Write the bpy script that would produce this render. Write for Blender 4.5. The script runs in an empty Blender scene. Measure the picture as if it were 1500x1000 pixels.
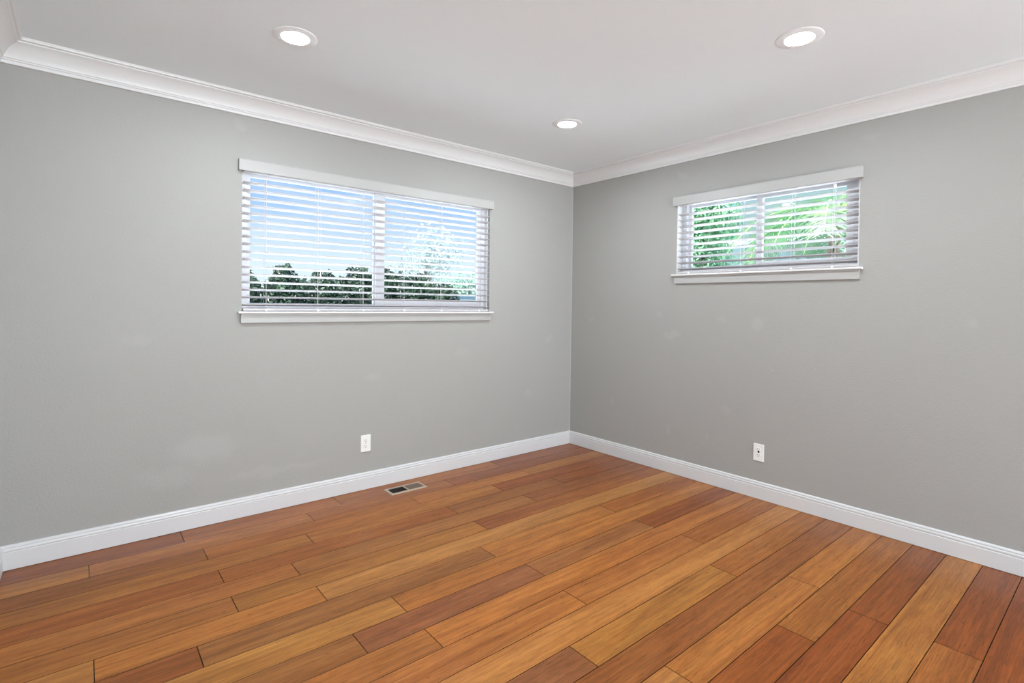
import bpy, bmesh, math, random
from mathutils import Vector, Matrix
random.seed(7)
S = bpy.context.scene
C = S.collection
PI = math.pi

# ------------------------------------------------------------------ camera
CX, CY, CZ = -3.4723, -3.3539, 1.2657
YAW, ROLL, PITCH, F, PY = 0.6900, 0.0128, -0.0151, 766.41, 457.29
cam_d = bpy.data.cameras.new('camera'); cam = bpy.data.objects.new('camera', cam_d); C.objects.link(cam)
cam_d.sensor_fit = 'HORIZONTAL'; cam_d.sensor_width = 36; cam_d.lens = F/1500*36
cam_d.shift_x = 0.0; cam_d.shift_y = -(500-PY)/1500
cam_d.clip_start = 0.02; cam_d.clip_end = 300
fw = Vector((math.sin(YAW)*math.cos(PITCH), math.cos(YAW)*math.cos(PITCH), math.sin(PITCH))); rt = Vector((math.cos(YAW), -math.sin(YAW), 0)); up = rt.cross(fw)
R = rt*math.cos(ROLL)+up*math.sin(ROLL); U = up*math.cos(ROLL)-rt*math.sin(ROLL)
M = Matrix((R, U, -fw)).transposed().to_4x4(); M.translation = Vector((CX, CY, CZ))
cam.matrix_world = M
S.camera = cam

# ------------------------------------------------------------------ world, sun, exposure
S.view_settings.view_transform = 'Standard'; S.view_settings.look = 'None'
S.view_settings.gamma = 1; S.view_settings.exposure = 0.3
SKY_STRENGTH = 1.0; SUN = 18.0; LENS = 355; FILL = 190; FILL_Z = 1.25
w = bpy.data.worlds.new('world'); S.world = w; w.use_nodes = True
nt = w.node_tree; N = nt.nodes; L = nt.links
N.clear()
out = N.new('ShaderNodeOutputWorld'); bg = N.new('ShaderNodeBackground'); L.new(bg.outputs[0], out.inputs[0])
tc = N.new('ShaderNodeTexCoord'); sx = N.new('ShaderNodeSeparateXYZ'); L.new(tc.outputs['Generated'], sx.inputs[0])
cr = N.new('ShaderNodeValToRGB'); L.new(sx.outputs['Z'], cr.inputs[0])
e = cr.color_ramp.elements
e[0].position = 0.0; e[0].color = (0.74, 0.85, 0.88, 1)
e[1].position = 0.30; e[1].color = (0.20, 0.39, 0.76, 1)
x_ = e.new(0.07); x_.color = (0.68, 0.79, 0.90, 1)
x_ = e.new(0.17); x_.color = (0.39, 0.56, 0.85, 1)
cn = N.new('ShaderNodeTexNoise'); cn.inputs['Scale'].default_value = 5; cn.inputs['Detail'].default_value = 6
mp = N.new('ShaderNodeMapping'); mp.inputs['Scale'].default_value = (1, 1, 3.5)
L.new(tc.outputs['Generated'], mp.inputs[0]); L.new(mp.outputs[0], cn.inputs['Vector'])
cr2 = N.new('ShaderNodeValToRGB'); cr2.color_ramp.elements[0].position = 0.5; cr2.color_ramp.elements[1].position = 0.72
cr2.color_ramp.elements[1].color = (0.5, 0.5, 0.5, 1)
L.new(cn.outputs['Fac'], cr2.inputs[0])
mx = N.new('ShaderNodeMix'); mx.data_type = 'RGBA'
L.new(cr2.outputs[0], mx.inputs[0]); L.new(cr.outputs[0], mx.inputs[6]); mx.inputs[7].default_value = (0.75, 0.80, 0.88, 1)
L.new(mx.outputs[2], bg.inputs[0]); bg.inputs[1].default_value = SKY_STRENGTH

sd = bpy.data.lights.new('sun', 'SUN'); sd.energy = SUN; sd.angle = math.radians(1.0); sd.color = (1.0, 0.99, 0.97)
so = bpy.data.objects.new('sun', sd); C.objects.link(so)
sdir = Vector((0.28, 0.24, -0.93)).normalized()
so.rotation_euler = sdir.to_track_quat('-Z', 'Y').to_euler(); so.location = (-6, -1, 8)

# added fill lamp behind the camera, standing in for daylight from an invented opening
fd = bpy.data.lights.new('back_fill', 'AREA'); fd.shape = 'RECTANGLE'; fd.size = 3.0; fd.size_y = 2.0
fd.energy = FILL; fd.color = (0.87, 0.95, 1.0)
fo = bpy.data.objects.new('back_fill', fd); C.objects.link(fo)
fo.location = (-2.15, -7.65, 1.08); fo.rotation_euler = (math.radians(90+30), 0, 0)

# ------------------------------------------------------------------ helpers
def new_mat(name):
    m = bpy.data.materials.new(name); m.use_nodes = True
    return m, m.node_tree.nodes, m.node_tree.links, m.node_tree.nodes['Principled BSDF']

def srgb(r, g, b):
    f = lambda c: (c/255/12.92) if c/255 <= 0.04045 else ((c/255+0.055)/1.055)**2.4
    return (f(r), f(g), f(b), 1)

def plain(name, col, rough=0.5, metal=0.0, noise=0.03, scale=30, bump=0.0, bscale=200, coat=0.0):
    m, n, l, p = new_mat(name)
    tc = n.new('ShaderNodeTexCoord'); t = n.new('ShaderNodeTexNoise'); t.inputs['Scale'].default_value = scale
    t.inputs['Detail'].default_value = 4
    l.new(tc.outputs['Object'], t.inputs['Vector'])
    mx = n.new('ShaderNodeMix'); mx.data_type = 'RGBA'
    mx.inputs[6].default_value = tuple(c*(1-noise) for c in col[:3])+(1,)
    mx.inputs[7].default_value = tuple(min(1, c*(1+noise)) for c in col[:3])+(1,)
    l.new(t.outputs['Fac'], mx.inputs[0]); l.new(mx.outputs[2], p.inputs['Base Color'])
    p.inputs['Roughness'].default_value = rough; p.inputs['Metallic'].default_value = metal
    p.inputs['Coat Weight'].default_value = coat
    if bump:
        b = n.new('ShaderNodeBump'); b.inputs['Strength'].default_value = bump; b.inputs['Distance'].default_value = 0.002
        t2 = n.new('ShaderNodeTexNoise'); t2.inputs['Scale'].default_value = bscale; t2.inputs['Detail'].default_value = 3
        l.new(tc.outputs['Object'], t2.inputs['Vector']); l.new(t2.outputs['Fac'], b.inputs['Height']); l.new(b.outputs[0], p.inputs['Normal'])
    return m

def bx(bm, x0, x1, y0, y1, z0, z1):
    vs = [bm.verts.new((x, y, z)) for x in (x0, x1) for y in (y0, y1) for z in (z0, z1)]
    for f in ((0, 1, 3, 2), (4, 6, 7, 5), (0, 4, 5, 1), (2, 3, 7, 6), (0, 2, 6, 4), (1, 5, 7, 3)):
        bm.faces.new([vs[i] for i in f])
    return vs

def tube(bm, pts, r, n=8, r1=None):
    pts = [Vector(p) for p in pts]; rings = []
    for i, p in enumerate(pts):
        d = (pts[min(i+1, len(pts)-1)]-pts[max(i-1, 0)]).normalized()
        a = d.cross(Vector((0, 0, 1)));
        if a.length < 1e-3: a = d.cross(Vector((1, 0, 0)))
        a.normalize(); b = d.cross(a)
        rr = r if r1 is None else r+(r1-r)*i/max(1, len(pts)-1)
        rings.append([bm.verts.new(p+a*math.cos(2*PI*k/n)*rr+b*math.sin(2*PI*k/n)*rr) for k in range(n)])
    for i in range(len(rings)-1):
        for k in range(n):
            bm.faces.new((rings[i][k], rings[i][(k+1) % n], rings[i+1][(k+1) % n], rings[i+1][k]))
    bm.faces.new(rings[0][::-1]); bm.faces.new(rings[-1])

def lathe(bm, prof, n=64, closed=False):
    rings = []
    for r, z in prof:
        if r < 1e-6: rings.append([bm.verts.new((0, 0, z))])
        else: rings.append([bm.verts.new((r*math.cos(2*PI*k/n), r*math.sin(2*PI*k/n), z)) for k in range(n)])
    pairs = list(zip(rings[:-1], rings[1:]))
    if closed: pairs.append((rings[-1], rings[0]))
    for a, b in pairs:
        for k in range(n):
            k2 = (k+1) % n
            if len(a) == 1: bm.faces.new((a[0], b[k2], b[k]))
            elif len(b) == 1: bm.faces.new((a[k], a[k2], b[0]))
            else: bm.faces.new((a[k], a[k2], b[k2], b[k]))

def obj(name, bm, mat, parent=None, bevel=0.0, smooth=False):
    bmesh.ops.recalc_face_normals(bm, faces=bm.faces)
    me = bpy.data.meshes.new(name); bm.to_mesh(me); bm.free()
    o = bpy.data.objects.new(name, me); C.objects.link(o)
    for mm in (mat if isinstance(mat, list) else [mat]): me.materials.append(mm)
    if smooth:
        for p in me.polygons: p.use_smooth = True
    if bevel:
        b = o.modifiers.new('bevel', 'BEVEL'); b.width = bevel; b.segments = 2; b.limit_method = 'ANGLE'
    if parent: o.parent = parent
    return o

def thing(name, label, cat, loc=(0, 0, 0), rot=(0, 0, 0), group=None):
    o = bpy.data.objects.new(name, None); C.objects.link(o); o.empty_display_size = 0.1
    o.location = loc; o.rotation_euler = rot
    if label: o['label'] = label; o['category'] = cat
    if group: o['group'] = group
    return o

def tag(o, label, cat, group=None):
    o['label'] = label; o['category'] = cat
    if group: o['group'] = group
    return o

def struct(o, label=None, cat=None):
    o['kind'] = 'structure'
    if label: o['label'] = label
    if cat: o['category'] = cat
    return o

# ------------------------------------------------------------------ materials
def wall_mat(name, axis, patches):
    """matte grey paint with orange-peel texture and touched-up spots; axis = coordinate along the wall"""
    m, n, l, p = new_mat(name)
    tc = n.new('ShaderNodeTexCoord'); pos = tc.outputs['Object']
    base = srgb(166, 165, 161)
    t = n.new('ShaderNodeTexNoise'); t.inputs['Scale'].default_value = 1.1; t.inputs['Detail'].default_value = 3
    l.new(pos, t.inputs['Vector'])
    mx = n.new('ShaderNodeMix'); mx.data_type = 'RGBA'
    mx.inputs[6].default_value = tuple(c*0.965 for c in base[:3])+(1,); mx.inputs[7].default_value = tuple(c*1.035 for c in base[:3])+(1,)
    l.new(t.outputs['Fac'], mx.inputs[0]); cur = mx.outputs[2]
    # distorted coordinates so the roller marks get ragged edges
    dn = n.new('ShaderNodeTexNoise'); dn.inputs['Scale'].default_value = 9; dn.inputs['Detail'].default_value = 4
    l.new(pos, dn.inputs['Vector'])
    vm = n.new('ShaderNodeVectorMath'); vm.operation = 'MULTIPLY_ADD'
    l.new(dn.outputs['Color'], vm.inputs[0]); vm.inputs[1].default_value = (0.12,)*3; vm.inputs[2].default_value = (-0.06,)*3
    ad = n.new('ShaderNodeVectorMath'); ad.operation = 'ADD'; l.new(pos, ad.inputs[0]); l.new(vm.outputs[0], ad.inputs[1])
    tot = None
    for (a, z, ra, rz, amt) in patches:
        s = n.new('ShaderNodeVectorMath'); s.operation = 'SUBTRACT'; l.new(ad.outputs[0], s.inputs[0])
        s.inputs[1].default_value = (a, 0, z) if axis == 'x' else (0, a, z)
        k = n.new('ShaderNodeVectorMath'); k.operation = 'MULTIPLY'; l.new(s.outputs[0], k.inputs[0])
        k.inputs[1].default_value = (1/ra, 0, 1/rz) if axis == 'x' else (0, 1/ra, 1/rz)
        ln = n.new('ShaderNodeVectorMath'); ln.operation = 'LENGTH'; l.new(k.outputs[0], ln.inputs[0])
        mr = n.new('ShaderNodeMapRange'); mr.interpolation_type = 'SMOOTHSTEP'
        l.new(ln.outputs['Value'], mr.inputs['Value'])
        mr.inputs['From Min'].default_value = 1.2; mr.inputs['From Max'].default_value = 0.35
        mr.inputs['To Min'].default_value = 0; mr.inputs['To Max'].default_value = amt*0.8
        if tot is None: tot = mr.outputs[0]
        else:
            q = n.new('ShaderNodeMath'); q.operation = 'MAXIMUM'; l.new(tot, q.inputs[0]); l.new(mr.outputs[0], q.inputs[1]); tot = q.outputs[0]
    if tot is not None:
        m2 = n.new('ShaderNodeMix'); m2.data_type = 'RGBA'; l.new(tot, m2.inputs[0]); l.new(cur, m2.inputs[6])
        m2.inputs[7].default_value = srgb(188, 188, 187); cur = m2.outputs[2]
    l.new(cur, p.inputs['Base Color']); p.inputs['Roughness'].default_value = 0.62
    p.inputs['Specular IOR Level'].default_value = 0.3
    b = n.new('ShaderNodeBump'); b.inputs['Strength'].default_value = 0.5; b.inputs['Distance'].default_value = 0.0025
    t2 = n.new('ShaderNodeTexNoise'); t2.inputs['Scale'].default_value = 95; t2.inputs['Detail'].default_value = 2.5
    l.new(pos, t2.inputs['Vector'])
    l.new(t2.outputs['Fac'], b.inputs['Height']); l.new(b.outputs[0], p.inputs['Normal'])
    return m

M_wall_l = wall_mat('grey_wall_paint_left', 'x', [(-2.93, .43, .20, .10, .30), (-3.12, .30, .16, .06, .22), (-2.55, .24, .35, .035, .22),
    (-2.76, 2.27, .05, .03, .25), (-1.93, .76, .06, .04, .2), (-.50, .51, .06, .04, .28), (-.27, .97, .05, .035, .25), (-3.25, 1.05, .10, .03, .15), (-1.2,.9,.09,.05,.15)])
M_wall_r = wall_mat('grey_wall_paint_right', 'y', [(-1.065, 1.05, .09, .035, .32), (-1.71, 1.17, .05, .06, .32), (-1.45, 1.18, .06, .025, .25),
    (-1.13, 2.25, .06, .035, .28), (-2.34, 2.24, .05, .03, .22), (-1.81, .88, .02, .012, .25), (-1.05, .33, .012, .04, .4), (-1.36, .34, .012, .03, .35),
    (-.95, 1.2, .035, .03, .22), (-.24, 1.15, .04, .03, .25), (-2.8, 1.2, .03, .03, .2), (-.5,.45,.03,.05,.22), (-1.5,.55,.05,.03,.2)])
M_wall = wall_mat('grey_wall_paint', 'x', [])
M_ceil = plain('flat_white_ceiling_paint', srgb(243, 250, 254), 0.8, noise=0.01, bump=0.08, bscale=120)
M_trim = plain('semi_gloss_white_trim_paint', srgb(228, 228, 228), 0.30, noise=0.01)
M_base = plain('white_baseboard_paint', srgb(216, 216, 217), 0.26, noise=0.01)
M_vinyl = plain('white_window_vinyl', srgb(232, 232, 236), 0.35, noise=0.01)
M_slat = plain('white_faux_wood', srgb(196, 191, 192), 0.42, noise=0.012)
M_val = plain('white_valance_wood', srgb(180, 179, 177), 0.4, noise=0.01)
M_cord = plain('white_blind_cord', srgb(225, 225, 228), 0.8, noise=0.04, scale=300)
M_plastic = plain('white_outlet_plastic', srgb(240, 240, 238), 0.3, noise=0.01)
M_slot = plain('outlet_slot_black', srgb(28, 26, 25), 0.6)
M_screw = plain('outlet_screw', srgb(190, 188, 184), 0.35, metal=0.6)
M_beige = plain('beige_register_metal', srgb(178, 158, 138), 0.42, metal=0.15, noise=0.05)
M_duct_shade = plain('duct_shade', srgb(14, 12, 11), 0.7)
M_ring = plain('bright_white_fixture_enamel', srgb(248, 250, 252), 0.4, noise=0.005)
M_fin = plain('brown_register_fin', srgb(120, 100, 84), 0.4, metal=0.3, noise=0.08)
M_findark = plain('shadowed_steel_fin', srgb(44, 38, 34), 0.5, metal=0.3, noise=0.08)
M_black = plain('black_plastic', srgb(30, 30, 30), 0.5)

M_glass, n, l, p = new_mat('window_glass')
n.remove(p)
tr = n.new('ShaderNodeBsdfTransparent'); tr.inputs[0].default_value = (0.95, 0.975, 0.97, 1)
gl = n.new('ShaderNodeBsdfGlossy'); gl.inputs['Roughness'].default_value = 0.02
fr = n.new('ShaderNodeFresnel'); fr.inputs['IOR'].default_value = 1.06
ms = n.new('ShaderNodeMixShader'); l.new(fr.outputs[0], ms.inputs[0]); l.new(tr.outputs[0], ms.inputs[1]); l.new(gl.outputs[0], ms.inputs[2])
l.new(ms.outputs[0], n['Material Output'].inputs[0])

M_lens, n, l, p = new_mat('frosted_lit_lens')
p.inputs['Base Color'].default_value = (0.9, 0.9, 0.9, 1)
p.inputs['Emission Color'].default_value = (0.88, 0.955, 1.0, 1); p.inputs['Emission Strength'].default_value = LENS

# wood floor
M_floor, n, l, p = new_mat('brazilian_cherry_planks')
tc = n.new('ShaderNodeTexCoord')
at = n.new('ShaderNodeAttribute'); at.attribute_name = 'tone'
sd_ = n.new('ShaderNodeAttribute'); sd_.attribute_name = 'seed'
cx = n.new('ShaderNodeCombineXYZ'); l.new(sd_.outputs['Fac'], cx.inputs[0]); l.new(sd_.outputs['Fac'], cx.inputs[2])
def stretched(scale, sc, detail, rough=0.55, dist=0.0):
    mm = n.new('ShaderNodeMapping'); mm.inputs['Scale'].default_value = sc
    l.new(tc.outputs['Object'], mm.inputs[0])
    a = n.new('ShaderNodeVectorMath'); a.operation = 'MULTIPLY_ADD'
    l.new(cx.outputs[0], a.inputs[0]); a.inputs[1].default_value = (37, 0, 53); l.new(mm.outputs[0], a.inputs[2])
    t = n.new('ShaderNodeTexNoise'); t.inputs['Scale'].default_value = scale; t.inputs['Detail'].default_value = detail
    t.inputs['Roughness'].default_value = rough; t.inputs['Distortion'].default_value = dist
    l.new(a.outputs[0], t.inputs['Vector']); return t.outputs['Fac']
def ramp(src, p0, c0, p1, c1):
    r = n.new('ShaderNodeMapRange'); l.new(src, r.inputs['Value'])
    r.inputs['From Min'].default_value = p0; r.inputs['From Max'].default_value = p1
    r.inputs['To Min'].default_value = c0; r.inputs['To Max'].default_value = c1; return r.outputs[0]
def mul(col, fac):
    q = n.new('ShaderNodeVectorMath'); q.operation = 'SCALE'; l.new(col, q.inputs[0]); l.new(fac, q.inputs['Scale']); return q.outputs[0]
fine = stretched(1.0, (9, 230, 1), 5, 0.65)
mid = stretched(1.0, (1.6, 64, 1), 5, 0.65, 0.5)
broad = stretched(1.0, (0.9, 11, 1), 3, 0.5, 1.2)
mott = stretched(1.0, (5, 13, 1), 4, 0.6, 0.8)
pore = stretched(1.0, (16, 300, 1), 3, 0.6)
col = at.outputs['Color']
col = mul(col, ramp(fine, 0.3, 0.76, 0.7, 1.20))
col = mul(col, ramp(mid, 0.3, 0.74, 0.7, 1.24))
col = mul(col, ramp(broad, 0.3, 0.84, 0.7, 1.14))
col = mul(col, ramp(mott, 0.35, 0.92, 0.65, 1.07))
col = mul(col, ramp(pore, 0.30, 0.5, 0.42, 1.0))
# redder where darker
hm = n.new('ShaderNodeMix'); hm.data_type = 'RGBA'; hm.blend_type = 'MULTIPLY'
l.new(ramp(broad, 0.62, 0.0, 0.40, 0.7), hm.inputs[0]); l.new(col, hm.inputs[6]); hm.inputs[7].default_value = (1.0, 0.88, 0.78, 1)
# small knots and flecks
vo = n.new('ShaderNodeTexVoronoi'); vo.inputs['Scale'].default_value = 1.0
mm = n.new('ShaderNodeMapping'); mm.inputs['Scale'].default_value = (4.5, 11, 1); l.new(tc.outputs['Object'], mm.inputs[0]); l.new(mm.outputs[0], vo.inputs['Vector'])
col = mul(hm.outputs[2], ramp(vo.outputs['Distance'], 0.02, 0.55, 0.055, 1.0))
l.new(col, p.inputs['Base Color'])
l.new(ramp(fine, 0.3, 0.40, 0.7, 0.30), p.inputs['Roughness'])
p.inputs['Coat Weight'].default_value = 0.5; p.inputs['Coat Roughness'].default_value = 0.2
p.inputs['Specular IOR Level'].default_value = 0.06
b = n.new('ShaderNodeBump'); b.inputs['Strength'].default_value = 0.12; b.inputs['Distance'].default_value = 0.001
l.new(mid, b.inputs['Height']); l.new(b.outputs[0], p.inputs['Normal'])

def leaf_mat(name, c0, c1, trans=0.35, scale=3.0, br=0.30):
    c0 = tuple(v*br for v in c0[:3])+(1,); c1 = tuple(v*br for v in c1[:3])+(1,)
    m, n, l, p = new_mat(name)
    tc = n.new('ShaderNodeTexCoord'); t = n.new('ShaderNodeTexNoise'); t.inputs['Scale'].default_value = scale; t.inputs['Detail'].default_value = 5
    l.new(tc.outputs['Object'], t.inputs['Vector'])
    r = n.new('ShaderNodeValToRGB'); r.color_ramp.elements[0].position = 0.35; r.color_ramp.elements[0].color = c0
    r.color_ramp.elements[1].position = 0.65; r.color_ramp.elements[1].color = c1
    l.new(t.outputs['Fac'], r.inputs[0]); l.new(r.outputs[0], p.inputs['Base Color']); p.inputs['Roughness'].default_value = 0.45
    tl = n.new('ShaderNodeBsdfTranslucent'); l.new(r.outputs[0], tl.inputs[0])
    ms = n.new('ShaderNodeMixShader'); ms.inputs[0].default_value = trans
    l.new(p.outputs[0], ms.inputs[1]); l.new(tl.outputs[0], ms.inputs[2]); l.new(ms.outputs[0], n['Material Output'].inputs[0])
    return m

# ------------------------------------------------------------------ room shell
XW, YB, ZC = -3.764, -7.50, 2.45       # side wall, back wall, ceiling
TH = 0.14
W1 = (-2.748, -0.943, 1.205, 2.070)    # window opening in the left wall (x0,x1,z0,z1)
W2 = (-2.290, -1.090, 1.507, 2.070)    # window opening in the right wall (y0,y1,z0,z1)
WB = (-3.66, -0.6, 0.0, 2.15)            # unseen opening added to the back wall for the fill light

def holed(bm, axis, c0, c1, a0, a1, z0, z1, hole):
    h0, h1, hz0, hz1 = hole
    def B(p0, p1, q0, q1):
        if q1-q0 < 1e-6 or p1-p0 < 1e-6: return
        if axis == 'x': bx(bm, p0, p1, c0, c1, q0, q1)
        else: bx(bm, c0, c1, p0, p1, q0, q1)
    B(a0, h0, z0, z1); B(h1, a1, z0, z1); B(h0, h1, z0, hz0); B(h0, h1, hz1, z1)
bm = bmesh.new(); holed(bm, 'x', 0, TH, XW-TH, TH, -0.02, ZC+0.02, W1); struct(obj('wall_left', bm, M_wall_l), 'long grey painted wall with the wide window', 'wall')
bm = bmesh.new(); holed(bm, 'y', 0, TH, YB, 0, -0.02, ZC+0.02, W2); struct(obj('wall_right', bm, M_wall_r), 'grey painted wall on the right with the small high window', 'wall')
bm = bmesh.new(); bx(bm, XW-TH, XW, YB, 0, -0.02, ZC+0.02); struct(obj('wall_side', bm, M_wall), 'grey side wall at the far left edge', 'wall')
bm = bmesh.new(); holed(bm, 'x', YB-TH, YB, XW-TH, TH, -0.02, ZC+0.02, WB); struct(obj('wall_back', bm, M_wall), 'grey wall behind the viewer', 'wall')
bm = bmesh.new(); bx(bm, XW-TH, TH, YB-TH, TH, ZC, ZC+0.12); struct(obj('ceiling', bm, M_ceil), 'flat white ceiling with recessed lights', 'ceiling')
bm = bmesh.new(); bx(bm, -0.0016, 0, -0.0045, -0.0001, 0.11, 2.345); bx(bm, -0.0045, -0.0016, -0.0016, -0.0001, 0.11, 2.345)
struct(obj('trim_5', bm, plain('caulk', srgb(188, 188, 186), 0.6)), 'thin pale caulk line in the corner', 'caulk line')

def sweep(prof, side, sc=1.0):
    """mitred moulding along one side of the room; prof = (distance from wall, z)"""
    x0, x1, y0, y1 = XW, 0.0, YB, 0.0
    bm = bmesh.new(); A = []; B = []
    for d, z in prof:
        d = d*sc
        c = {'left': ((x0+d, y1-d), (x1-d, y1-d)), 'right': ((x1-d, y1-d), (x1-d, y0+d)),
             'side': ((x0+d, y0+d), (x0+d, y1-d)), 'back': ((x1-d, y0+d), (x0+d, y0+d))}[side]
        A.append(bm.verts.new((*c[0], z))); B.append(bm.verts.new((*c[1], z)))
    for i in range(len(prof)-1): bm.faces.new((A[i], B[i], B[i+1], A[i+1]))
    bm.faces.new((A[-1], B[-1], B[0], A[0])); bm.faces.new(A[::-1]); bm.faces.new(B)
    return bm
base_prof = [(0.0, 0.0022), (0.016, 0.0022), (0.016, 0.0815), (0.0125, 0.0845), (0.0125, 0.0865), (0.0150, 0.0885), (0.0155, 0.093), (0.0145, 0.0975),
             (0.0095, 0.1005), (0.0095, 0.1020), (0.0115, 0.1040), (0.0110, 0.1085), (0.0085, 0.1125), (0.004, 0.115), (0.0, 0.115)]
crown = [(0.0, 2.340), (0.0115, 2.340), (0.0135, 2.342), (0.0135, 2.3525), (0.0120, 2.3545), (0.0165, 2.3570), (0.0180, 2.3600), (0.0180, 2.3630)]
for i in range(11):
    t = i/10; a = t*PI/2
    crown.append((0.0225+0.0525*(0.5*t+0.5*(1-math.cos(a))), 2.3655+0.0625*(0.5*t+0.5*math.sin(a))))
crown += [(0.0780, 2.4300), (0.0780, 2.4345), (0.0815, 2.4360), (0.0880, 2.4365), (0.0915, 2.4390), (0.0925, 2.4430), (0.0950, 2.4440), (0.0950, 2.4499), (0.0, 2.4499)]
for s, nm in (('left', 'trim_1'), ('right', 'trim_2'), ('side', 'trim_3'), ('back', 'trim_4')):
    struct(obj(nm, sweep(crown, s, 0.93), M_trim), 'white crown moulding along the %s wall' % s, 'crown moulding')
for s in ('left', 'right', 'side'):
    struct(obj('baseboard_'+s, sweep(base_prof, s), M_base), 'white ridged baseboard along the %s wall' % s, 'baseboard')

# ------------------------------------------------------------------ plank floor
TONE = {'g': (168, 107, 47), 't': (162, 101, 45), 'o': (152, 88, 34), 'b': (138, 80, 35), 'r': (132, 66, 20), 'k': (132, 82, 48), 'y': (174, 118, 58), 'm': (146, 92, 46)}
rows = {0: ([-3.043, -2.203, -.930], 'roor'), 1: ([-3.432, -2.42, -1.45], 'gtor'), 2: ([-2.982, -1.81, -.875], 'bttg'), 3: ([-2.518, -1.25], 'ttr'),
        4: ([-2.966, -1.707, -.81], 'oobr'), 5: ([-2.678, -1.2], 'gmb'), 6: ([-2.967, -1.70], 'ttb'), 7: ([-3.427, -2.656], 'ygy'), 8: ([-3.135, -1.86, -.933], 'bmgo'),
        9: ([-2.432], 'yg'), 10: ([-2.664, -1.792, -.935], 'mkmr'), 11: ([-2.434], 'tg'), 12: ([-1.813, -.896], 'tto'), 13: ([-2.9], 'ty'), 14: ([-2.066, -1.086], 'kgo'),
        15: ([-2.75], 'tb'), 16: ([-1.878, -.89], 'ygg'), 17: ([-2.4, -1.32], 'rro'), 18: ([-.973], 'rr'), 19: ([-2.1], 'tg'), 20: ([-.955], 'or'), 21: ([-1.7], 'rr'),
        22: ([-2.2, -.9], 'tob'), 23: ([-1.4], 'gr'), 24: ([-2.6, -1.1], 'oty'), 25: ([-1.9], 'br'), 26: ([-2.3, -.8], 'tor')}
for k_ in range(27, 52): rows[k_] = ([-2.9+(k_*0.77) % 1.3, -1.3+(k_*0.53) % 0.9], ('tog', 'orb', 'gto')[k_ % 3])
edge = lambda k: 0.0 if k == 0 else -(0.037+0.1413*k)
bm = bmesh.new()
lc = bm.loops.layers.float_color.new('tone'); ls = bm.loops.layers.float.new('seed')
rnd = random.Random(3)
def plank(x0, x1, y0, y1, colr, seed):
    g, c, dpt = 0.0009, 0.0007, 0.0010
    lo = [(x0+g, y0+g), (x1-g, y0+g), (x1-g, y1-g), (x0+g, y1-g)]
    hi = [(x0+g+c, y0+g+c), (x1-g-c, y0+g+c), (x1-g-c, y1-g-c), (x0+g+c, y1-g-c)]
    vb = [bm.verts.new((x, y, -0.012)) for x, y in lo]; vm = [bm.verts.new((x, y, -dpt)) for x, y in lo]; vt = [bm.verts.new((x, y, 0)) for x, y in hi]
    fs = [bm.faces.new(vt)]
    dark = tuple(v*0.22 for v in colr[:3])+(1,)
    ds = []
    for i in range(4):
        j = (i+1) % 4
        ds.append(bm.faces.new((vb[i], vb[j], vm[j], vm[i]))); ds.append(bm.faces.new((vm[i], vm[j], vt[j], vt[i])))
    for f, cc in [(f, colr) for f in fs]+[(f, dark) for f in ds]:
        for lp in f.loops: lp[lc] = cc; lp[ls] = seed
for k in range(52):
    seams, tones = rows[k]
    xs = [XW-0.0]+[v_*1.0025 for v_ in seams]+[0.0]
    for i in range(len(xs)-1):
        c = srgb(*[(0.8*v+0.2*m_)*rnd.uniform(0.98, 1.02) for v, m_ in zip(TONE[tones[i]], (156, 97, 42))])
        y1, y0 = edge(k), edge(k+1)
        if k == 51: y0 = YB-TH
        plank(xs[i], xs[i+1], y0, y1, c, rnd.random())
# subfloor seen in the grooves
vs = bx(bm, XW-TH, TH, YB-TH, TH, -0.03, -0.010)
for f in vs[0].link_faces[:]: pass
for f in bm.faces:
    if all(v.co.z < -0.0099 and v.co.z > -0.0301 for v in f.verts) and any(abs(v.co.x-TH) < 1e-4 or abs(v.co.x-(XW-TH)) < 1e-4 for v in f.verts):
        for lp in f.loops: lp[lc] = (0.02, 0.012, 0.008, 1); lp[ls] = 0.0
struct(obj('floor', bm, M_floor), 'reddish golden hardwood plank floor', 'floor')

# ------------------------------------------------------------------ windows
# local frame for a window: u runs along the wall to the photo's right, n points outdoors, z up.
def win_frame(kind):
    if kind == 1: return lambda u, n_, z: (W1[0]+u, n_, z), W1[1]-W1[0]
    return lambda u, n_, z: (n_, W2[1]-u, z), W2[1]-W2[0]
def ubox(bm, fr, u0, u1, n0, n1, z0, z1):
    P = [fr(u, a, z) for u in (u0, u1) for a in (n0, n1) for z in (z0, z1)]
    vs = [bm.verts.new(p) for p in P]
    for f in ((0, 1, 3, 2), (4, 6, 7, 5), (0, 4, 5, 1), (2, 3, 7, 6), (0, 2, 6, 4), (1, 5, 7, 3)): bm.faces.new([vs[i] for i in f])
def rect_frame(bm, fr, u0, u1, n0, n1, z0, z1, wl, wr, wb, wt):
    ubox(bm, fr, u0, u0+wl, n0, n1, z0, z1); ubox(bm, fr, u1-wr, u1, n0, n1, z0, z1)
    ubox(bm, fr, u0+wl, u1-wr, n0, n1, z0, z0+wb); ubox(bm, fr, u0+wl, u1-wr, n0, n1, z1-wt, z1)

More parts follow.
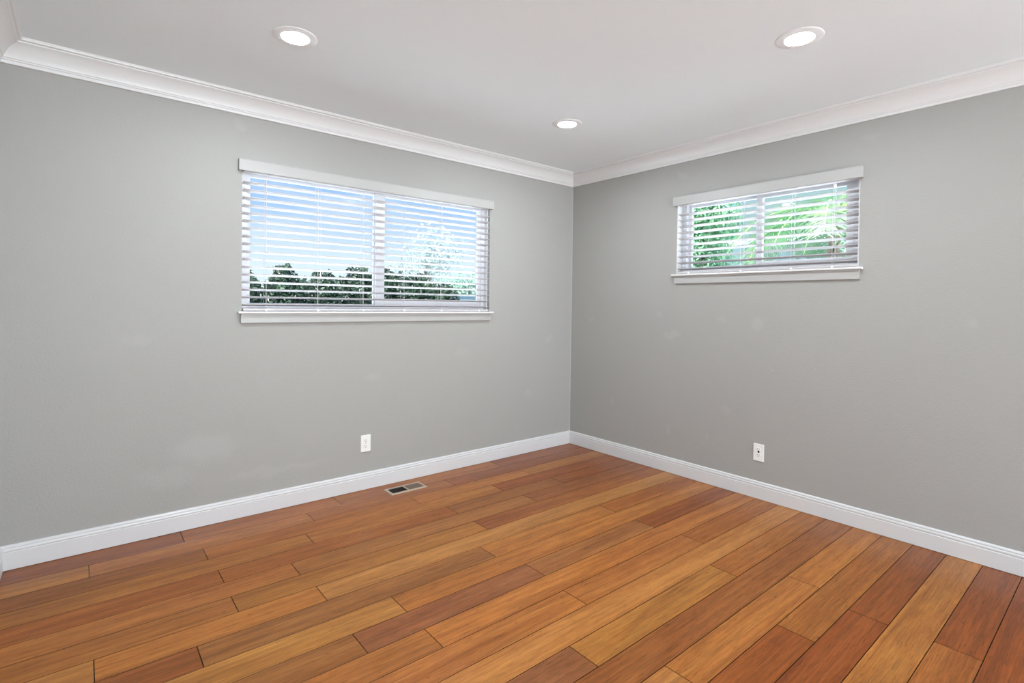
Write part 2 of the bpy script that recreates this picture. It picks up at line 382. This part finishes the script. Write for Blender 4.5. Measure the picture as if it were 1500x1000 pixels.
def build_window(kind, name, zs, z1, label, g_lo, g_hi, sideL, sideR, m0, m1, slide):
    fr, Wd = win_frame(kind)
    root = thing(name, label, 'window', fr(Wd/2, 0.07, zs)); root['kind'] = 'structure'
    Minv = Matrix.Translation(root.location).inverted()
    def P(nm, bm, mat, par=root, bevel=0.0015, lab=None):
        if par is root: bmesh.ops.transform(bm, matrix=Minv, verts=bm.verts)
        else: bmesh.ops.transform(bm, matrix=Minv, verts=bm.verts)
        o = obj(nm, bm, mat, par, bevel); 
        if lab: o['label'] = lab
        return o
    # white lining of the reveal
    bm = bmesh.new(); rect_frame(bm, fr, 0, Wd, 0.03 if kind == 1 else 0.002, 0.139, zs, z1, 0.006, 0.006, 0.006, 0.006); P('jamb_liner', bm, M_trim, bevel=0)
    bm = bmesh.new(); rect_frame(bm, fr, 0.006, Wd-0.006, 0.065, 0.125, zs+0.006, z1-0.006, sideL*.52, sideR*.52, (g_lo-zs)*.5, (z1-g_hi)*.5); P('window_frame', bm, M_vinyl)
    # fixed sash (photo left), sliding sash (photo right)
    mid = (m0+m1)/2
    def sash(u0, u1, n0, wl, wr, lo, hi, nm):
        bm = bmesh.new()
        ru0, ru1 = u0, u1
        b0 = zs+0.006+(g_lo-zs)*.5; t0 = z1-0.006-(z1-g_hi)*.5
        rect_frame(bm, fr, ru0, ru1, n0, n0+0.022, b0, t0, wl, wr, lo-b0, t0-hi)
        s = P(nm, bm, M_vinyl)
        bm = bmesh.new(); ubox(bm, fr, ru0+wl-0.004, ru1-wr+0.004, n0+0.009, n0+0.013, lo-0.004, hi+0.004)
        g = P('glass_pane', bm, M_glass, s, 0)
        return s
    uL = 0.006+sideL*.52; uR = Wd-0.006-sideR*.52
    sash(uL, m1-0.008, 0.098, sideL-uL, m1-0.008-m0, g_lo, g_hi, 'fixed_sash')
    sash(m0+0.006, uR, 0.074, m1-m0-0.006, uR-(Wd-sideR), g_lo+slide, g_hi-0.006, 'sliding_sash')
    bm = bmesh.new(); ubox(bm, fr, m0+0.014, m0+0.030, 0.062, 0.074, (g_lo+g_hi)/2-0.03, (g_lo+g_hi)/2+0.03); P('latch', bm, M_vinyl)
    return root, fr, Wd, P

def build_sill(P, fr, Wd, zs, horn, aph):
    bm = bmesh.new()
    # stool with a rounded nose, horns past the opening
    prof = [(-0.0005, -0.0135), (-0.030, -0.0135), (-0.0345, -0.0115), (-0.0365, -0.007), (-0.0345, -0.002), (-0.031, 0.0), (-0.0005, 0.0)]
    A = [bm.verts.new(fr(-horn, a, zs+z)) for a, z in prof]; B = [bm.verts.new(fr(Wd+horn, a, zs+z)) for a, z in prof]
    k = len(prof)
    for i in range(k): bm.faces.new((A[i], B[i], B[(i+1) % k], A[(i+1) % k]))
    bm.faces.new(A[::-1]); bm.faces.new(B)
    s = P('window_sill', bm, M_trim, bevel=0)
    bm = bmesh.new(); ubox(bm, fr, -horn+0.015, Wd+horn-0.015, -0.016, -0.0005, zs-0.0135-aph, zs-0.0138)
    ubox(bm, fr, -horn+0.015, Wd+horn-0.015, -0.021, -0.0155, zs-0.024, zs-0.0138)
    P('apron', bm, M_val, s, bevel=0.0015)

w1, fr1, WD1, P1 = build_window(1, 'window_1', W1[2], W1[3], 'wide white sliding window in the left wall', 1.254, 2.014, 0.066, 0.064, 0.861, 0.932, 0.030)
build_sill(P1, fr1, WD1, W1[2], 0.022, 0.054)
w2, fr2, WD2, P2 = build_window(2, 'window_2', W2[2], W2[3], 'small high white sliding window in the right wall', 1.563, 2.010, 0.066, 0.092, 0.559, 0.605, 0.016)
build_sill(P2, fr2, WD2, W2[2], 0.024, 0.056)

# ------------------------------------------------------------------ blinds
def build_blind(kind, fr, Wd, zs, label, zlo, pitch, count, cords, tilt_deg, rail_z):
    root = thing('venetian_blind', label, 'window blind', fr(Wd/2, 0.02, zs+0.3), group=None)
    Minv = Matrix.Translation(root.location).inverted()
    def P(nm, bm, mat, par=root, bevel=0.0, smooth=False):
        bmesh.ops.transform(bm, matrix=Minv, verts=bm.verts); return obj(nm, bm, mat, par, bevel, smooth)
    m = 0.008
    # valance: front board with short returns and a stepped top edge
    bm = bmesh.new()
    ubox(bm, fr, -0.021, Wd+0.017, -0.026, -0.018, 2.021, 2.086)
    ubox(bm, fr, -0.0215, Wd+0.0175, -0.0275, -0.0172, 2.0815, 2.0868)
    ubox(bm, fr, -0.021, -0.013, -0.018, -0.0005, 2.021, 2.086); ubox(bm, fr, Wd+0.009, Wd+0.017, -0.018, -0.0005, 2.021, 2.086)
    P('valance', bm, M_val, bevel=0.001)
    bm = bmesh.new(); ubox(bm, fr, m, Wd-m, -0.008, 0.042, 2.020, 2.0635); P('headrail', bm, M_slat, bevel=0.002)
    a = math.radians(tilt_deg); hw = 0.025; th = 0.0016
    bm = bmesh.new()
    nc = 0.022
    for i in range(count):
        z = zlo+i*pitch
        # gently crowned cross section, room edge slightly raised
        top = []; bot = []
        for s in range(5):
            t = -1+s*0.5
            crownz = 0.0012*(1-t*t)
            nn = nc+t*hw*math.cos(a); zz = z-t*hw*math.sin(a)+crownz
            top.append((nn, zz+th)); bot.append((nn, zz-th))
        loop = top+bot[::-1]
        dz = random.uniform(-0.0008, 0.0008); dz2 = random.uniform(-0.0008, 0.0008)
        A = [bm.verts.new(fr(m, p_[0], p_[1]+dz)) for p_ in loop]; B = [bm.verts.new(fr(Wd-m, p_[0], p_[1]+dz2)) for p_ in loop]
        k = len(loop)
        for q in range(k): bm.faces.new((A[q], B[q], B[(q+1) % k], A[(q+1) % k]))
        bm.faces.new(A[::-1]); bm.faces.new(B)
    P('slats', bm, M_slat)
    bm = bmesh.new(); ubox(bm, fr, m, Wd-m, -0.004, 0.047, rail_z, rail_z+0.015); rail = P('bottom_rail', bm, M_slat, bevel=0.003)
    for u in cords:
        bm = bmesh.new()
        for nn in (-0.0055, 0.0475): tube(bm, [fr(u, nn, rail_z+0.012), fr(u, nn, 2.022)], 0.0007, 5)
        for i in range(count):
            z = zlo+i*pitch-0.0028
            tube(bm, [fr(u, -0.0055, z+0.002), fr(u, 0.0475, z-0.002)], 0.0005, 4)
        for dz in (): pass
        P('ladder_cord', bm, M_cord)
        bm = bmesh.new(); tube(bm, [fr(u+0.006, nc, rail_z+0.012), fr(u+0.006, nc, 2.022)], 0.0009, 5); P('lift_cord', bm, M_cord)
        bm = bmesh.new(); ubox(bm, fr, u-0.006, u+0.008, -0.0062, -0.0035, rail_z-0.001, rail_z+0.011); P('cord_clip', bm, M_plastic, rail, bevel=0.001)
    return root, P
b1, Q1 = build_blind(1, fr1, WD1, W1[2], 'wide white slatted blind over the big window in the left wall', 1.243, 0.0448, 17,
                     [0.133, 0.440, 0.744, 1.047, 1.358, 1.700], 10, 1.2085)
b2, Q2 = build_blind(2, fr2, WD2, W2[2], 'short white slatted blind over the small high window on the right', 1.545, 0.0453, 10,
                     [0.104, 0.499, 0.828, 1.062], 10, 1.5105)
# tilt and pull cords
bm = bmesh.new(); tube(bm, [fr1(0.452, -0.012, 2.020), fr1(0.454, -0.013, 1.7), fr1(0.453, -0.012, 1.455)], 0.0009, 5); c_ = Q1('pull_cord', bm, M_cord)
bm = bmesh.new(); tube(bm, [fr1(0.453, -0.012, 1.457), fr1(0.453, -0.012, 1.447), fr1(0.453, -0.012, 1.425)], 0.0022, 10, 0.005); Q1('tassel', bm, M_plastic, c_)
bm = bmesh.new(); tube(bm, [fr1(1.35, -0.012, 2.018), fr1(1.35, -0.013, 1.93)], 0.0009, 5); Q1('tilt_cord', bm, M_cord)
bm = bmesh.new(); tube(bm, [fr2(1.073, -0.012, 2.0), fr2(1.073, -0.013, 1.8), fr2(1.072, -0.012, 1.625)], 0.0009, 5); c_ = Q2('pull_cord', bm, M_cord)
bm = bmesh.new(); tube(bm, [fr2(1.072, -0.012, 1.628), fr2(1.072, -0.012, 1.62), fr2(1.072, -0.012, 1.604)], 0.002, 10, 0.0042); t_ = Q2('tassel', bm, M_black, c_); t_['label'] = 'black cord tassel'
bm = bmesh.new(); tube(bm, [fr2(1.073, -0.014, 2.003), fr2(1.073, -0.014, 1.982)], 0.009, 12, 0.007); Q2('cord_lock', bm, M_plastic)

# ------------------------------------------------------------------ recessed ceiling lights
def downlight(x, y, label):
    r = thing('recessed_light', label, 'ceiling light', (x, y, ZC), group='recessed ceiling lights')
    return r
def downlight_parts(r):
    bm = bmesh.new()
    lathe(bm, [(0.095, 0.0), (0.095, -0.0012), (0.0925, -0.0024), (0.080, -0.0042), (0.066, -0.0056), (0.0610, -0.0060), (0.0590, -0.0056), (0.0585, -0.0030), (0.0585, 0.0)], 72, closed=True)
    obj('trim_ring', bm, M_ring, r, smooth=True)
    bm = bmesh.new()
    lathe(bm, [(0.0, -0.0046), (0.03, -0.0044), (0.05, -0.0038), (0.0580, -0.0030), (0.0580, -0.0002), (0.0, -0.0002)], 72)
    o = obj('lens', bm, M_lens, r, smooth=True); o['label'] = 'glowing white lens'
    return r
d0 = downlight_parts(downlight(-2.730, -0.905, 'lit round ceiling light above the wide window, nearest the side wall'))
def dup(root, loc, label):
    c = root.copy(); C.objects.link(c); c.location = loc; c['label'] = label
    for ch in root.children:
        k = ch.copy(); C.objects.link(k); k.parent = c
    return c
dup(d0, (-1.018, -0.922, ZC), 'lit round ceiling light closest to the room corner, smallest in the photo')
dup(d0, (-1.038, -2.362, ZC), 'lit round ceiling light on the right, in front of the small high window')
dup(d0, (-2.735, -2.365, ZC), 'lit round ceiling light almost directly above the viewer')

# ------------------------------------------------------------------ outlets
def outlet(fr_, label, variant):
    """fr_(a, n, z): a to the photo's right along the wall, n into the room"""
    o0 = Vector(fr_(0, 0, 0))
    r = thing('wall_outlet', label, 'electrical outlet', o0)
    def P(nm, bm, mat, par=r, bevel=0.0):
        bmesh.ops.transform(bm, matrix=Matrix.Translation(-o0), verts=bm.verts); return obj(nm, bm, mat, par, bevel)
    def B(bm, a0, a1, n0, n1, z0, z1):
        P_ = [fr_(a, q, z) for a in (a0, a1) for q in (n0, n1) for z in (z0, z1)]
        vs = [bm.verts.new(p_) for p_ in P_]
        for f in ((0, 1, 3, 2), (4, 6, 7, 5), (0, 4, 5, 1), (2, 3, 7, 6), (0, 2, 6, 4), (1, 5, 7, 3)): bm.faces.new([vs[i] for i in f])
    bm = bmesh.new(); B(bm, -0.035, 0.035, 0.0005, 0.0058, -0.057, 0.057); P('cover_plate', bm, M_plastic, bevel=0.0022)
    def disc(bm, cx_, cz_, r_, n0, n1, flat=None, k=28):
        A = []; Bv = []
        for i in range(k):
            t = 2*PI*i/k; a = r_*math.cos(t); z = r_*math.sin(t)
            if flat: z = max(-flat, min(flat, z))
            A.append(bm.verts.new(fr_(cx_+a, n0, cz_+z))); Bv.append(bm.verts.new(fr_(cx_+a, n1, cz_+z)))
        for i in range(k): bm.faces.new((A[i], A[(i+1) % k], Bv[(i+1) % k], Bv[i]))
        bm.faces.new(A[::-1]); bm.faces.new(Bv)
    for s in (1, -1):
        zc = 0.0195*s
        bm = bmesh.new(); disc(bm, 0, zc, 0.0172, 0.0050, 0.0076, flat=0.0138); f = P('receptacle', bm, M_plastic, bevel=0.0006)
        bm = bmesh.new()
        B(bm, -0.0075, -0.0052, 0.0070, 0.0078, zc-0.001, zc+0.008); B(bm, 0.0050, 0.0070, 0.0070, 0.0078, zc, zc+0.0072)
        disc(bm, 0, zc-0.0075, 0.0027, 0.0070, 0.0078, k=14)
        P('slot', bm, M_slot, f)
    bm = bmesh.new(); disc(bm, 0, 0, 0.0034, 0.0055, 0.0072, k=16); s_ = P('screw', bm, M_screw)
    if variant:
        # dark disc under the upper receptacle
        bm = bmesh.new(); disc(bm, 0.0015, 0.0058, 0.0062, 0.0060, 0.0086, k=16); o_ = P('dark_disc', bm, M_slot); o_['label'] = 'dark round spot'
    return r
outlet(lambda a, n_, z: (-1.979+a, -n_, 0.312+z), 'white duplex outlet low on the wall under the wide window', False)
outlet(lambda a, n_, z: (-n_, -1.738-a, 0.306+z), 'white duplex outlet with a dark spot, low on the right wall', True)

# ------------------------------------------------------------------ floor register
vx0, vx1, vy0, vy1 = -1.893, -1.622, -0.2245, -0.0975
v = thing('floor_register', 'beige metal floor vent by the left baseboard, one half dark', 'floor vent', ((vx0+vx1)/2, (vy0+vy1)/2, 0.0))
def VP(nm, bm, mat, par=v, bevel=0.0):
    bmesh.ops.transform(bm, matrix=Matrix.Translation(-v.location), verts=bm.verts); return obj(nm, bm, mat, par, bevel)
bw = 0.019; mx_ = (vx0+vx1)/2; ht = 0.0055
bm = bmesh.new()
# sloped flange frame with a centre bar
def frame_ring(bm, o, i, zo, zi):
    def ring(r, z): return [bm.verts.new((r[0], r[2], z)), bm.verts.new((r[1], r[2], z)), bm.verts.new((r[1], r[3], z)), bm.verts.new((r[0], r[3], z))]
    a0 = ring(o, 0.0003); a = ring(o, zo); mid_ = [o[0]+.006, o[1]-.006, o[2]+.006, o[3]-.006]; b = ring(mid_, zi); c = ring(i, zi); d = ring(i, 0.0003)
    for p_, q_ in ((a0, a), (a, b), (b, c), (c, d), (d, a0)):
        for k in range(4): bm.faces.new((p_[k], p_[(k+1) % 4], q_[(k+1) % 4], q_[k]))
frame_ring(bm, (vx0, vx1, vy0, vy1), (vx0+bw, vx1-bw, vy0+bw, vy1-bw), 0.0015, ht)
bx(bm, mx_-0.005, mx_+0.005, vy0+bw, vy1-bw, 0.0004, ht)
VP('frame', bm, M_beige)
for side, (gx0, gx1) in enumerate(((vx0+bw, mx_-0.005), (mx_+0.005, vx1-bw))):
    bm = bmesh.new(); bx(bm, gx0, gx1, vy0+bw, vy1-bw, 0.0002, 0.0008); d_ = VP('duct_shade_sheet', bm, M_duct_shade)  # black sheet paints the shade inside the duct well
    bm = bmesh.new(); nf = 9
    for i in range(nf):
        xx = gx0+(i+0.5)*(gx1-gx0)/nf
        if side == 0:
            P8 = [(xx-0.0006, 0.0010), (xx+0.0006, 0.0010), (xx+0.0006, 0.0030), (xx-0.0006, 0.0030)]
        else:
            P8 = [(xx-0.0045, 0.0010), (xx-0.0035, 0.0010), (xx+0.0045, 0.0044), (xx+0.0033, 0.0044)]
        A = [bm.verts.new((a, vy0+bw+0.001, z)) for a, z in P8]; Bq = [bm.verts.new((a, vy1-bw-0.001, z)) for a, z in P8]
        for k in range(4): bm.faces.new((A[k], A[(k+1) % 4], Bq[(k+1) % 4], Bq[k]))
        bm.faces.new(A[::-1]); bm.faces.new(Bq)
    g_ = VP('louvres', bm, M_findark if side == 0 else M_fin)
    g_['label'] = 'dark open louvres' if side == 0 else 'brown tilted louvres'

# ------------------------------------------------------------------ outdoors
M_ground = plain('pale_bounce_ground', srgb(224, 232, 238), 0.9, noise=0.04, scale=2)  # unseen ground, made pale to bounce sun up to the ceiling
bm = bmesh.new(); bx(bm, -40, 60, -40, 60, -0.40, -0.25); o = struct(obj('ground', bm, M_ground), 'open ground outside the house', 'ground')

def leaf(bm, c, size, d=None):
    c = Vector(c); n_ = d or Vector((random.gauss(0, 1), random.gauss(0, 1), random.gauss(0, 1))).normalized()
    a = n_.orthogonal().normalized(); a.rotate(Matrix.Rotation(random.uniform(0, 2*PI), 3, n_)); b = n_.cross(a)
    s = size*random.uniform(0.7, 1.3)
    vs = [bm.verts.new(c-a*s), bm.verts.new(c+b*s*0.42+n_*s*.1), bm.verts.new(c+a*s), bm.verts.new(c-b*s*0.42+n_*s*.1)]
    bm.faces.new(vs)

def bush(name, label, cat, loc, rx, ry, rz, nleaf, size, mats, group=None, seed=0, lumps=7, trunk=None, stemr=0.02, boxy=False):
    random.seed(seed)
    r = thing(name, label, cat, loc, group=group)
    bm = bmesh.new(); L_ = []
    for i in range(lumps):
        L_.append((Vector((random.uniform(-.6, .6)*rx, random.uniform(-.6, .6)*ry, random.uniform(-.4, .5)*rz)), random.uniform(.45, .65)))
    base = Vector((0, 0, (trunk or 0)+rz))
    for i in range(nleaf):
        if boxy:
            q = Vector((random.uniform(-1, 1)*rx, random.uniform(-1, 1)*ry, 0)); hh = 1+0.07*math.sin(q.x*17+seed)+0.05*math.sin(q.x*41+q.y*23+seed*2)
            q.z = rz*2*hh*(1-random.random()**1.6*0.55)-rz
            leaf(bm, base+q, size, Vector((random.uniform(-1, 1), random.uniform(-1.4, .2), random.uniform(-.3, 1))).normalized()); continue
        c, s = random.choice(L_); d = Vector((random.gauss(0, 1), random.gauss(0, 1), random.gauss(0, 1))).normalized()
        q = d*(random.random()**0.33)*s; q = Vector((q.x*rx, q.y*ry, q.z*rz))
        leaf(bm, base+c+q, size, (d+Vector((random.uniform(-.8, .8), random.uniform(-.8, .8), random.uniform(0, .8)))).normalized())
    obj('foliage', bm, mats[0], r)
    bm = bmesh.new()
    tube(bm, [(0, 0, -0.02), (0.03, 0.02, (trunk or rz)*.6), (0, 0, (trunk or 0)+rz*.9)], stemr*1.6, 8, stemr)
    for c, s in L_[:6]: tube(bm, [(0, 0, (trunk or 0)+rz*.3), base+c*0.6, base+c*1.2], stemr*.7, 6, stemr*.3)
    obj('trunk', bm, mats[1], r, smooth=True)
    return r
M_bark = plain('grey_bark', srgb(120, 108, 96), 0.85, noise=0.2, scale=12)
M_hedge = leaf_mat('dark_hedge_leaf', srgb(28, 52, 50), srgb(88, 122, 92), 0.25, 4, 0.42)
M_treehazed = leaf_mat('hazed_far_leaf', srgb(205, 235, 230), srgb(240, 252, 248), 0.5, 2, 0.36)  # distance haze painted into the leaf colour
M_treeteal = leaf_mat('teal_leaf', srgb(150, 208, 188), srgb(215, 242, 222), 0.45, 3, 0.40)
M_treegreen = leaf_mat('fresh_green_leaf', srgb(95, 185, 130), srgb(190, 235, 190), 0.45, 3, 0.50)
M_palm = leaf_mat('palm_leaflet', srgb(110, 190, 120), srgb(200, 235, 190), 0.45, 2)
M_palmstem = plain('palm_rachis', srgb(178, 214, 120), 0.5, noise=0.1)

GZ = -0.25
# hedge of single shrubs: their tops just clear the sill of the wide window
hx = [(-2.02, 1.56), (-1.48, 1.61), (-0.93, 1.55), (-0.38, 1.63), (0.17, 1.58), (0.70, 1.47)]
names = ['leftmost dark green shrub outside the wide window', 'dark green shrub outside the wide window, second from its left edge',
         'dark green shrub left of the middle of the wide window', 'dark green shrub right behind the centre stile of the wide window',
         'dark green shrub just right of the centre stile outside the wide window', 'rightmost dark shrub behind the sliding sash of the wide window']
for i, (hx_, top) in enumerate(hx):
    bush('garden_shrub', names[i], 'shrub', (hx_, 3.5+0.04*(i % 2), GZ), .245, .30, (top-GZ)/2/1.05, 9000, 0.030, (M_hedge, M_bark), 'dark shrubs below the wide window', seed=20+i, lumps=12, trunk=0.001, stemr=0.012, boxy=True)
G1 = 'pale trees beyond the shrubs'
bush('garden_tree', 'tall sparse pale tree behind the sliding half of the wide window', 'tree', (5.3, 12.0, GZ), 1.35, 1.2, 1.75, 1300, 0.09, (M_treehazed, M_bark), G1, seed=41, lumps=9, trunk=1.0, stemr=0.05)
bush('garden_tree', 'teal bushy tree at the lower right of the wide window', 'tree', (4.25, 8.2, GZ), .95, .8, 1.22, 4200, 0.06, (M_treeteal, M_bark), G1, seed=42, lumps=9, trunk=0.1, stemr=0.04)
bush('garden_tree', 'small far pale tree over the left shrubs of the wide window', 'tree', (0.75, 13.0, GZ), 1.0, .9, 1.17, 3000, 0.08, (M_treehazed, M_bark), G1, seed=43, lumps=8, trunk=0.05, stemr=0.05)
bush('garden_tree', 'far pale round tree seen over the middle shrubs of the wide window', 'tree', (3.5, 14.0, GZ), 1.15, .9, 1.22, 3000, 0.08, (M_treehazed, M_bark), G1, seed=44, lumps=8, trunk=0.05, stemr=0.05)
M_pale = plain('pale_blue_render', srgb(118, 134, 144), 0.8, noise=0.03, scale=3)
M_coping = plain('slate_blue_coping', srgb(58, 78, 92), 0.7, noise=0.06)
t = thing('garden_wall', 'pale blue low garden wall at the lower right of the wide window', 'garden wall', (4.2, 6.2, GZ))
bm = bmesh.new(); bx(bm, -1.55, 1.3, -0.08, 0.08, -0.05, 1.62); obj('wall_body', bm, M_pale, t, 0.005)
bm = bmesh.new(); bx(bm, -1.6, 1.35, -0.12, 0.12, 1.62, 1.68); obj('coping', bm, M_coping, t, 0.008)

# neighbour's house beyond the small window
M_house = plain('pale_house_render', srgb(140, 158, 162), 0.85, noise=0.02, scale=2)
M_roof = plain('grey_teal_roof_shingle', srgb(60, 76, 76), 0.85, noise=0.12, scale=5, bump=0.4, bscale=12)
M_fascia = plain('white_fascia', srgb(170, 174, 176), 0.6)
M_pane = plain('dark_house_pane', srgb(60, 80, 90), 0.15)
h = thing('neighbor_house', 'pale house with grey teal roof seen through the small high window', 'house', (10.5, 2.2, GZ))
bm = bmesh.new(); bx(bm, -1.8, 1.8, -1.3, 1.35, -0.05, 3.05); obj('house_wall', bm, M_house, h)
bm = bmesh.new()
A = [(-2.15, 2.98), (0, 4.25), (2.15, 2.98), (2.15, 3.10), (0, 4.40), (-2.15, 3.10)]
a_ = [bm.verts.new((x, -1.5, z)) for x, z in A]; b_ = [bm.verts.new((x, 1.55, z)) for x, z in A]
for k in range(6): bm.faces.new((a_[k], a_[(k+1) % 6], b_[(k+1) % 6], b_[k]))
bm.faces.new(a_[::-1]); bm.faces.new(b_); obj('roof', bm, M_roof, h)
bm = bmesh.new(); bx(bm, -2.19, -2.15, -1.5, 1.55, 2.96, 3.10); obj('fascia', bm, M_fascia, h)
bm = bmesh.new(); bx(bm, -1.30, -1.10, -0.30, -0.08, 3.35, 3.95); o_ = obj('roof_vent', bm, M_fascia, h, 0.01); o_['label'] = 'white square roof vent'
bm = bmesh.new(); bx(bm, -1.83, -1.79, 0.1, 0.9, 1.3, 2.3); f_ = obj('window_frame', bm, M_fascia, h)
bm = bmesh.new(); bx(bm, -1.845, -1.825, 0.16, 0.84, 1.36, 2.24); obj('pane', bm, M_pane, f_)

G2 = 'leafy trees outside the small window'
bush('garden_tree', 'fresh green leafy tree behind the left pane of the small high window', 'tree', (5.0, 1.62, GZ), .85, .85, 1.15, 11000, 0.04, (M_treegreen, M_bark), G2, seed=51, lumps=12, trunk=1.35, stemr=0.04)
bush('garden_tree', 'low green bushy tree at the centre stile of the small high window', 'tree', (6.95, 1.3, GZ), .70, .55, .66, 5000, 0.04, (M_treegreen, M_bark), G2, seed=52, lumps=10, trunk=1.05, stemr=0.035)

def palm(loc, label, height, nf, length, seed):
    rnd = random.Random(seed)
    r = thing('palm_tree', label, 'palm tree', loc)
    bm = bmesh.new(); pts = [(0.02*math.sin(i*1.3), 0.02*math.cos(i), height*i/10) for i in range(11)]
    tube(bm, pts, 0.10, 14, 0.075)
    for i in range(22): # leaf-base rings
        z = height*i/22
        tube(bm, [(0.02*math.sin(i*.6), 0, z), (0.02*math.sin(i*.6), 0, z+height/40)], 0.105-0.025*i/22, 12, 0.092-0.02*i/22)
    obj('trunk', bm, M_bark, r)
    for f in range(nf):
        az = 2*PI*f/nf+rnd.uniform(-.2, .2); el = rnd.uniform(0.1, 1.15); ln = length*rnd.uniform(.8, 1.1)
        pts = []; p = Vector((0.03*math.cos(az), 0.03*math.sin(az), height)); d = Vector((math.cos(az)*math.cos(el), math.sin(az)*math.cos(el), math.sin(el)))
        n_ = 22
        for i in range(n_+1):
            pts.append(p.copy()); p = p+d*ln/n_; d = (d+Vector((0, 0, -0.075-0.02*rnd.random()))).normalized()
        bm = bmesh.new(); tube(bm, pts, 0.014, 6, 0.003); st = obj('frond', bm, M_palmstem, r)
        bm = bmesh.new()
        for i in range(3, n_):
            for q in (0.0, 0.5):
                P0 = pts[i].lerp(pts[i+1], q); tg = (pts[i+1]-pts[i]).normalized()
                sd2 = tg.cross(Vector((0, 0, 1))).normalized(); upv = sd2.cross(tg)
                L_ = 0.42*math.sin(PI*(0.12+0.83*(i+q)/n_))*ln/1.4*1.2+0.05
                for s_ in (-1, 1):
                    dd = (sd2*s_*0.85+tg*0.55+upv*0.15+Vector((0, 0, rnd.uniform(-.12, .08)))).normalized()
                    wv = dd.cross(upv).normalized()*0.013
                    a0 = P0; a1 = P0+dd*L_*.5+Vector((0, 0, -0.02)); a2 = P0+dd*L_+Vector((0, 0, -0.10*L_/0.4))
                    v = [bm.verts.new(x) for x in (a0-wv*.5, a0+wv*.5, a1+wv, a1-wv, a2)]
                    bm.faces.new((v[0], v[1], v[2], v[3])); bm.faces.new((v[3], v[2], v[4]))
        obj('leaflets', bm, M_palm, st)
    return r
palm((4.1, -0.75, GZ), 'palm with arching green fronds behind the right pane of the small high window', 2.75, 17, 1.45, 5)
